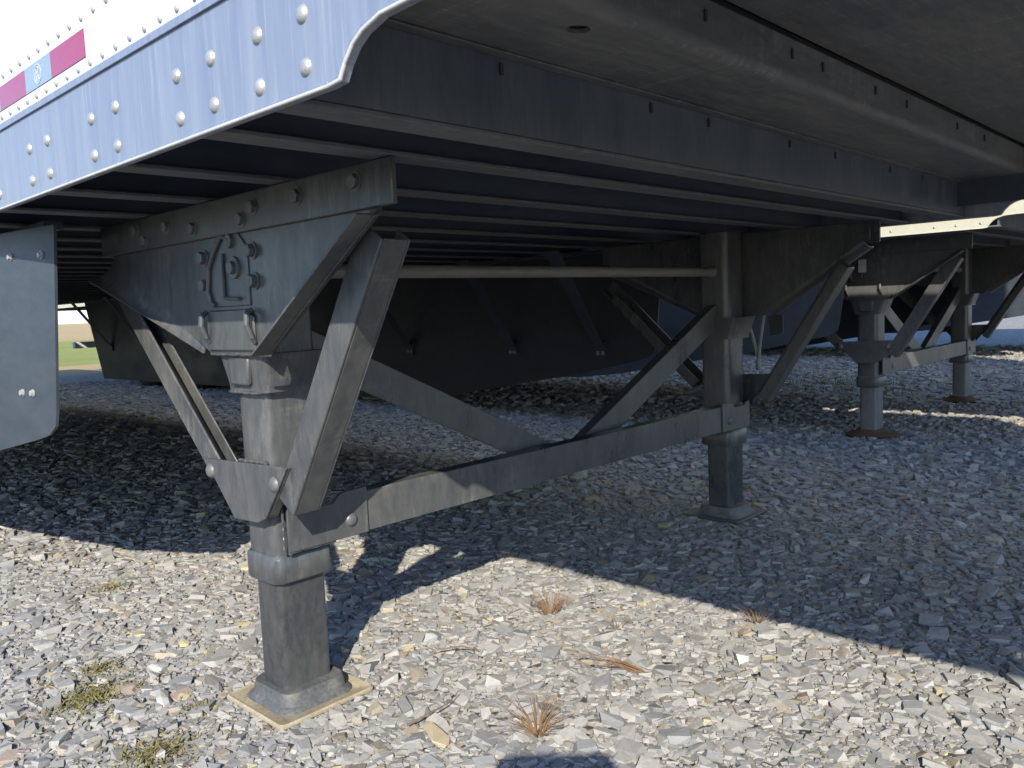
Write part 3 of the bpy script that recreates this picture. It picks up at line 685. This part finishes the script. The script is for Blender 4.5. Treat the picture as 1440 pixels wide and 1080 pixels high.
for i in range(1100):
    c = random.choice(((6.35, 1.75, .5, .35), (6.2, 1.2, .6, .3), (6.5, 2.6, .8, .5), (8.9, 1.6, 1.2, .4)))
    x, y = random.gauss(c[0], c[3]), random.gauss(c[1], c[2]); h = random.uniform(.02, .085); b = random.uniform(0, 6.28); q = .004
    lx, ly = random.uniform(-.03, .03), random.uniform(-.03, .03)
    ww_.add([(x - q * math.cos(b), y - q * math.sin(b), 0), (x + q * math.cos(b), y + q * math.sin(b), 0), (x + lx, y + ly, h)], [(0, 1, 2)])
tag(ww_.build('weeds', 'weed'), 'thin strip of green weeds growing in the gravel between parked trailers', 'weeds', kind='stuff')

# ------------------------------------------------------------------ the photographer kneeling with the phone (outside the frame, casts the shadow at the bottom edge)
def photographer():
    F = Vector((.7254, .6883, 0)); Rr = Vector((.6883, -.7254, 0)); O = Vector((CX, CY, 0))
    P = lambda f_, r_, z: O + F * f_ + Rr * r_ + Vector((0, 0, z))
    V, E, Rad = [], [], []
    def chain(start, pts):
        prev = start
        for p, r in pts:
            V.append(p); Rad.append(r); k = len(V) - 1
            if prev is not None: E.append((prev, k))
            prev = k
        return prev
    pelvis = chain(None, [(P(-.72, 0, .30), .14)])
    chest = chain(pelvis, [(P(-.66, 0, .42), .135), (P(-.58, 0, .56), .15)])
    sh = chain(chest, [(P(-.53, 0, .66), .12)])
    chain(sh, [(P(-.50, 0, .75), .055), (P(-.47, 0, .82), .075), (P(-.45, 0, .90), .085), (P(-.45, 0, .955), .06)])
    for sd_ in (-1, 1):
        kn = chain(pelvis, [(P(-.66, sd_ * .10, .24), .10), (P(-.50, sd_ * .14, .14), .085), (P(-.34, sd_ * .16, .07), .065), (P(-.52, sd_ * .15, .055), .055), (P(-.72, sd_ * .13, .06), .045), (P(-.80, sd_ * .12, .07), .04), (P(-.84, sd_ * .12, .025), .03)])
        wrist = chain(sh, [(P(-.53, sd_ * .17, .64), .065), (P(-.42, sd_ * .24, .55), .05), (P(-.30, sd_ * .25, .53), .045), (P(-.16, sd_ * .17, .65), .036), (P(-.085, sd_ * .115, .762), .026)])
        palm = chain(wrist, [(P(-.050, sd_ * .098, .796), .026)])
        for j, (dz, ln) in enumerate(((.030, .030), (.012, .034), (-.008, .032), (-.026, .024))):
            chain(palm, [(P(-.028, sd_ * .100, .811 + dz * .8), .0095), (P(-.006, sd_ * .090, .813 + dz), .0085), (P(.002, sd_ * (.090 - ln), .813 + dz), .0075)])
        chain(palm, [(P(-.055, sd_ * .075, .813), .011), (P(-.034, sd_ * .048, .818), .009)])
    me = bpy.data.meshes.new('person'); me.from_pydata(V, E, [])
    o = bpy.data.objects.new('person', me); col.objects.link(o)
    sk = o.modifiers.new('skin', 'SKIN'); sk.use_smooth_shade = True
    for d, r in zip(me.skin_vertices[0].data, Rad): d.radius = (r, r)
    me.skin_vertices[0].data[0].use_root = True
    ss = o.modifiers.new('smooth', 'SUBSURF'); ss.levels = 2; ss.render_levels = 2
    dg = bpy.context.evaluated_depsgraph_get(); m2 = bpy.data.meshes.new_from_object(o.evaluated_get(dg))
    o.modifiers.clear(); o.data = m2; m2.name = 'person'
    m2.materials.clear()
    for k in ('jacket', 'jeans', 'skin'): m2.materials.append(M[k])
    for p in m2.polygons:
        c = p.center; f_ = (c - O).dot(F); p.use_smooth = True
        if c.z > .755 and f_ < -.3: p.material_index = 2
        elif f_ > -.10 and c.z > .7: p.material_index = 2
        elif c.z < .33 : p.material_index = 1
        else: p.material_index = 0
    tag(o, 'person in dark jacket and jeans kneeling on the gravel, holding up a phone', 'person')
    hr = MB(); n = 20
    cen = P(-.46, 0, .905); rings = []
    for k in range(7):
        t = R(-15 + 100 * k / 6); rings.append([cen + (F * math.cos(a) * .088 + Rr * math.sin(a) * .082) * math.cos(t) * (1.0 if math.cos(a) < .4 else .93) + Vector((0, 0, .105 * math.sin(t))) for a in np.linspace(0, 2 * math.pi, n, False)])
    hr.loft(rings).build('hair', 'hair', o, smooth=True, auto=80)
    # phone just behind the lens, held in both hands
    up = -down; c0 = Vector((CX, CY, CZ))
    q = lambda a, b, d: c0 + right * a + up * b - fwd * d
    ph = MB(); body = rrect(-.078, .072, -.024, .047, .010)
    ph.loft([[q(a, b, .004) for a, b in body], [q(a, b, .012) for a, b in body]]); po = ph.build('phone', 'phone', bevel=.001)
    tag(po, 'dark phone held up sideways in the hands of the kneeling person', 'phone')
    sc_ = rrect(-.074, .068, -.020, .043, .007)
    MB().loft([[q(a, b, .0122) for a, b in sc_], [q(a, b, .0126) for a, b in sc_]]).build('screen', 'phone', po)
photographer()
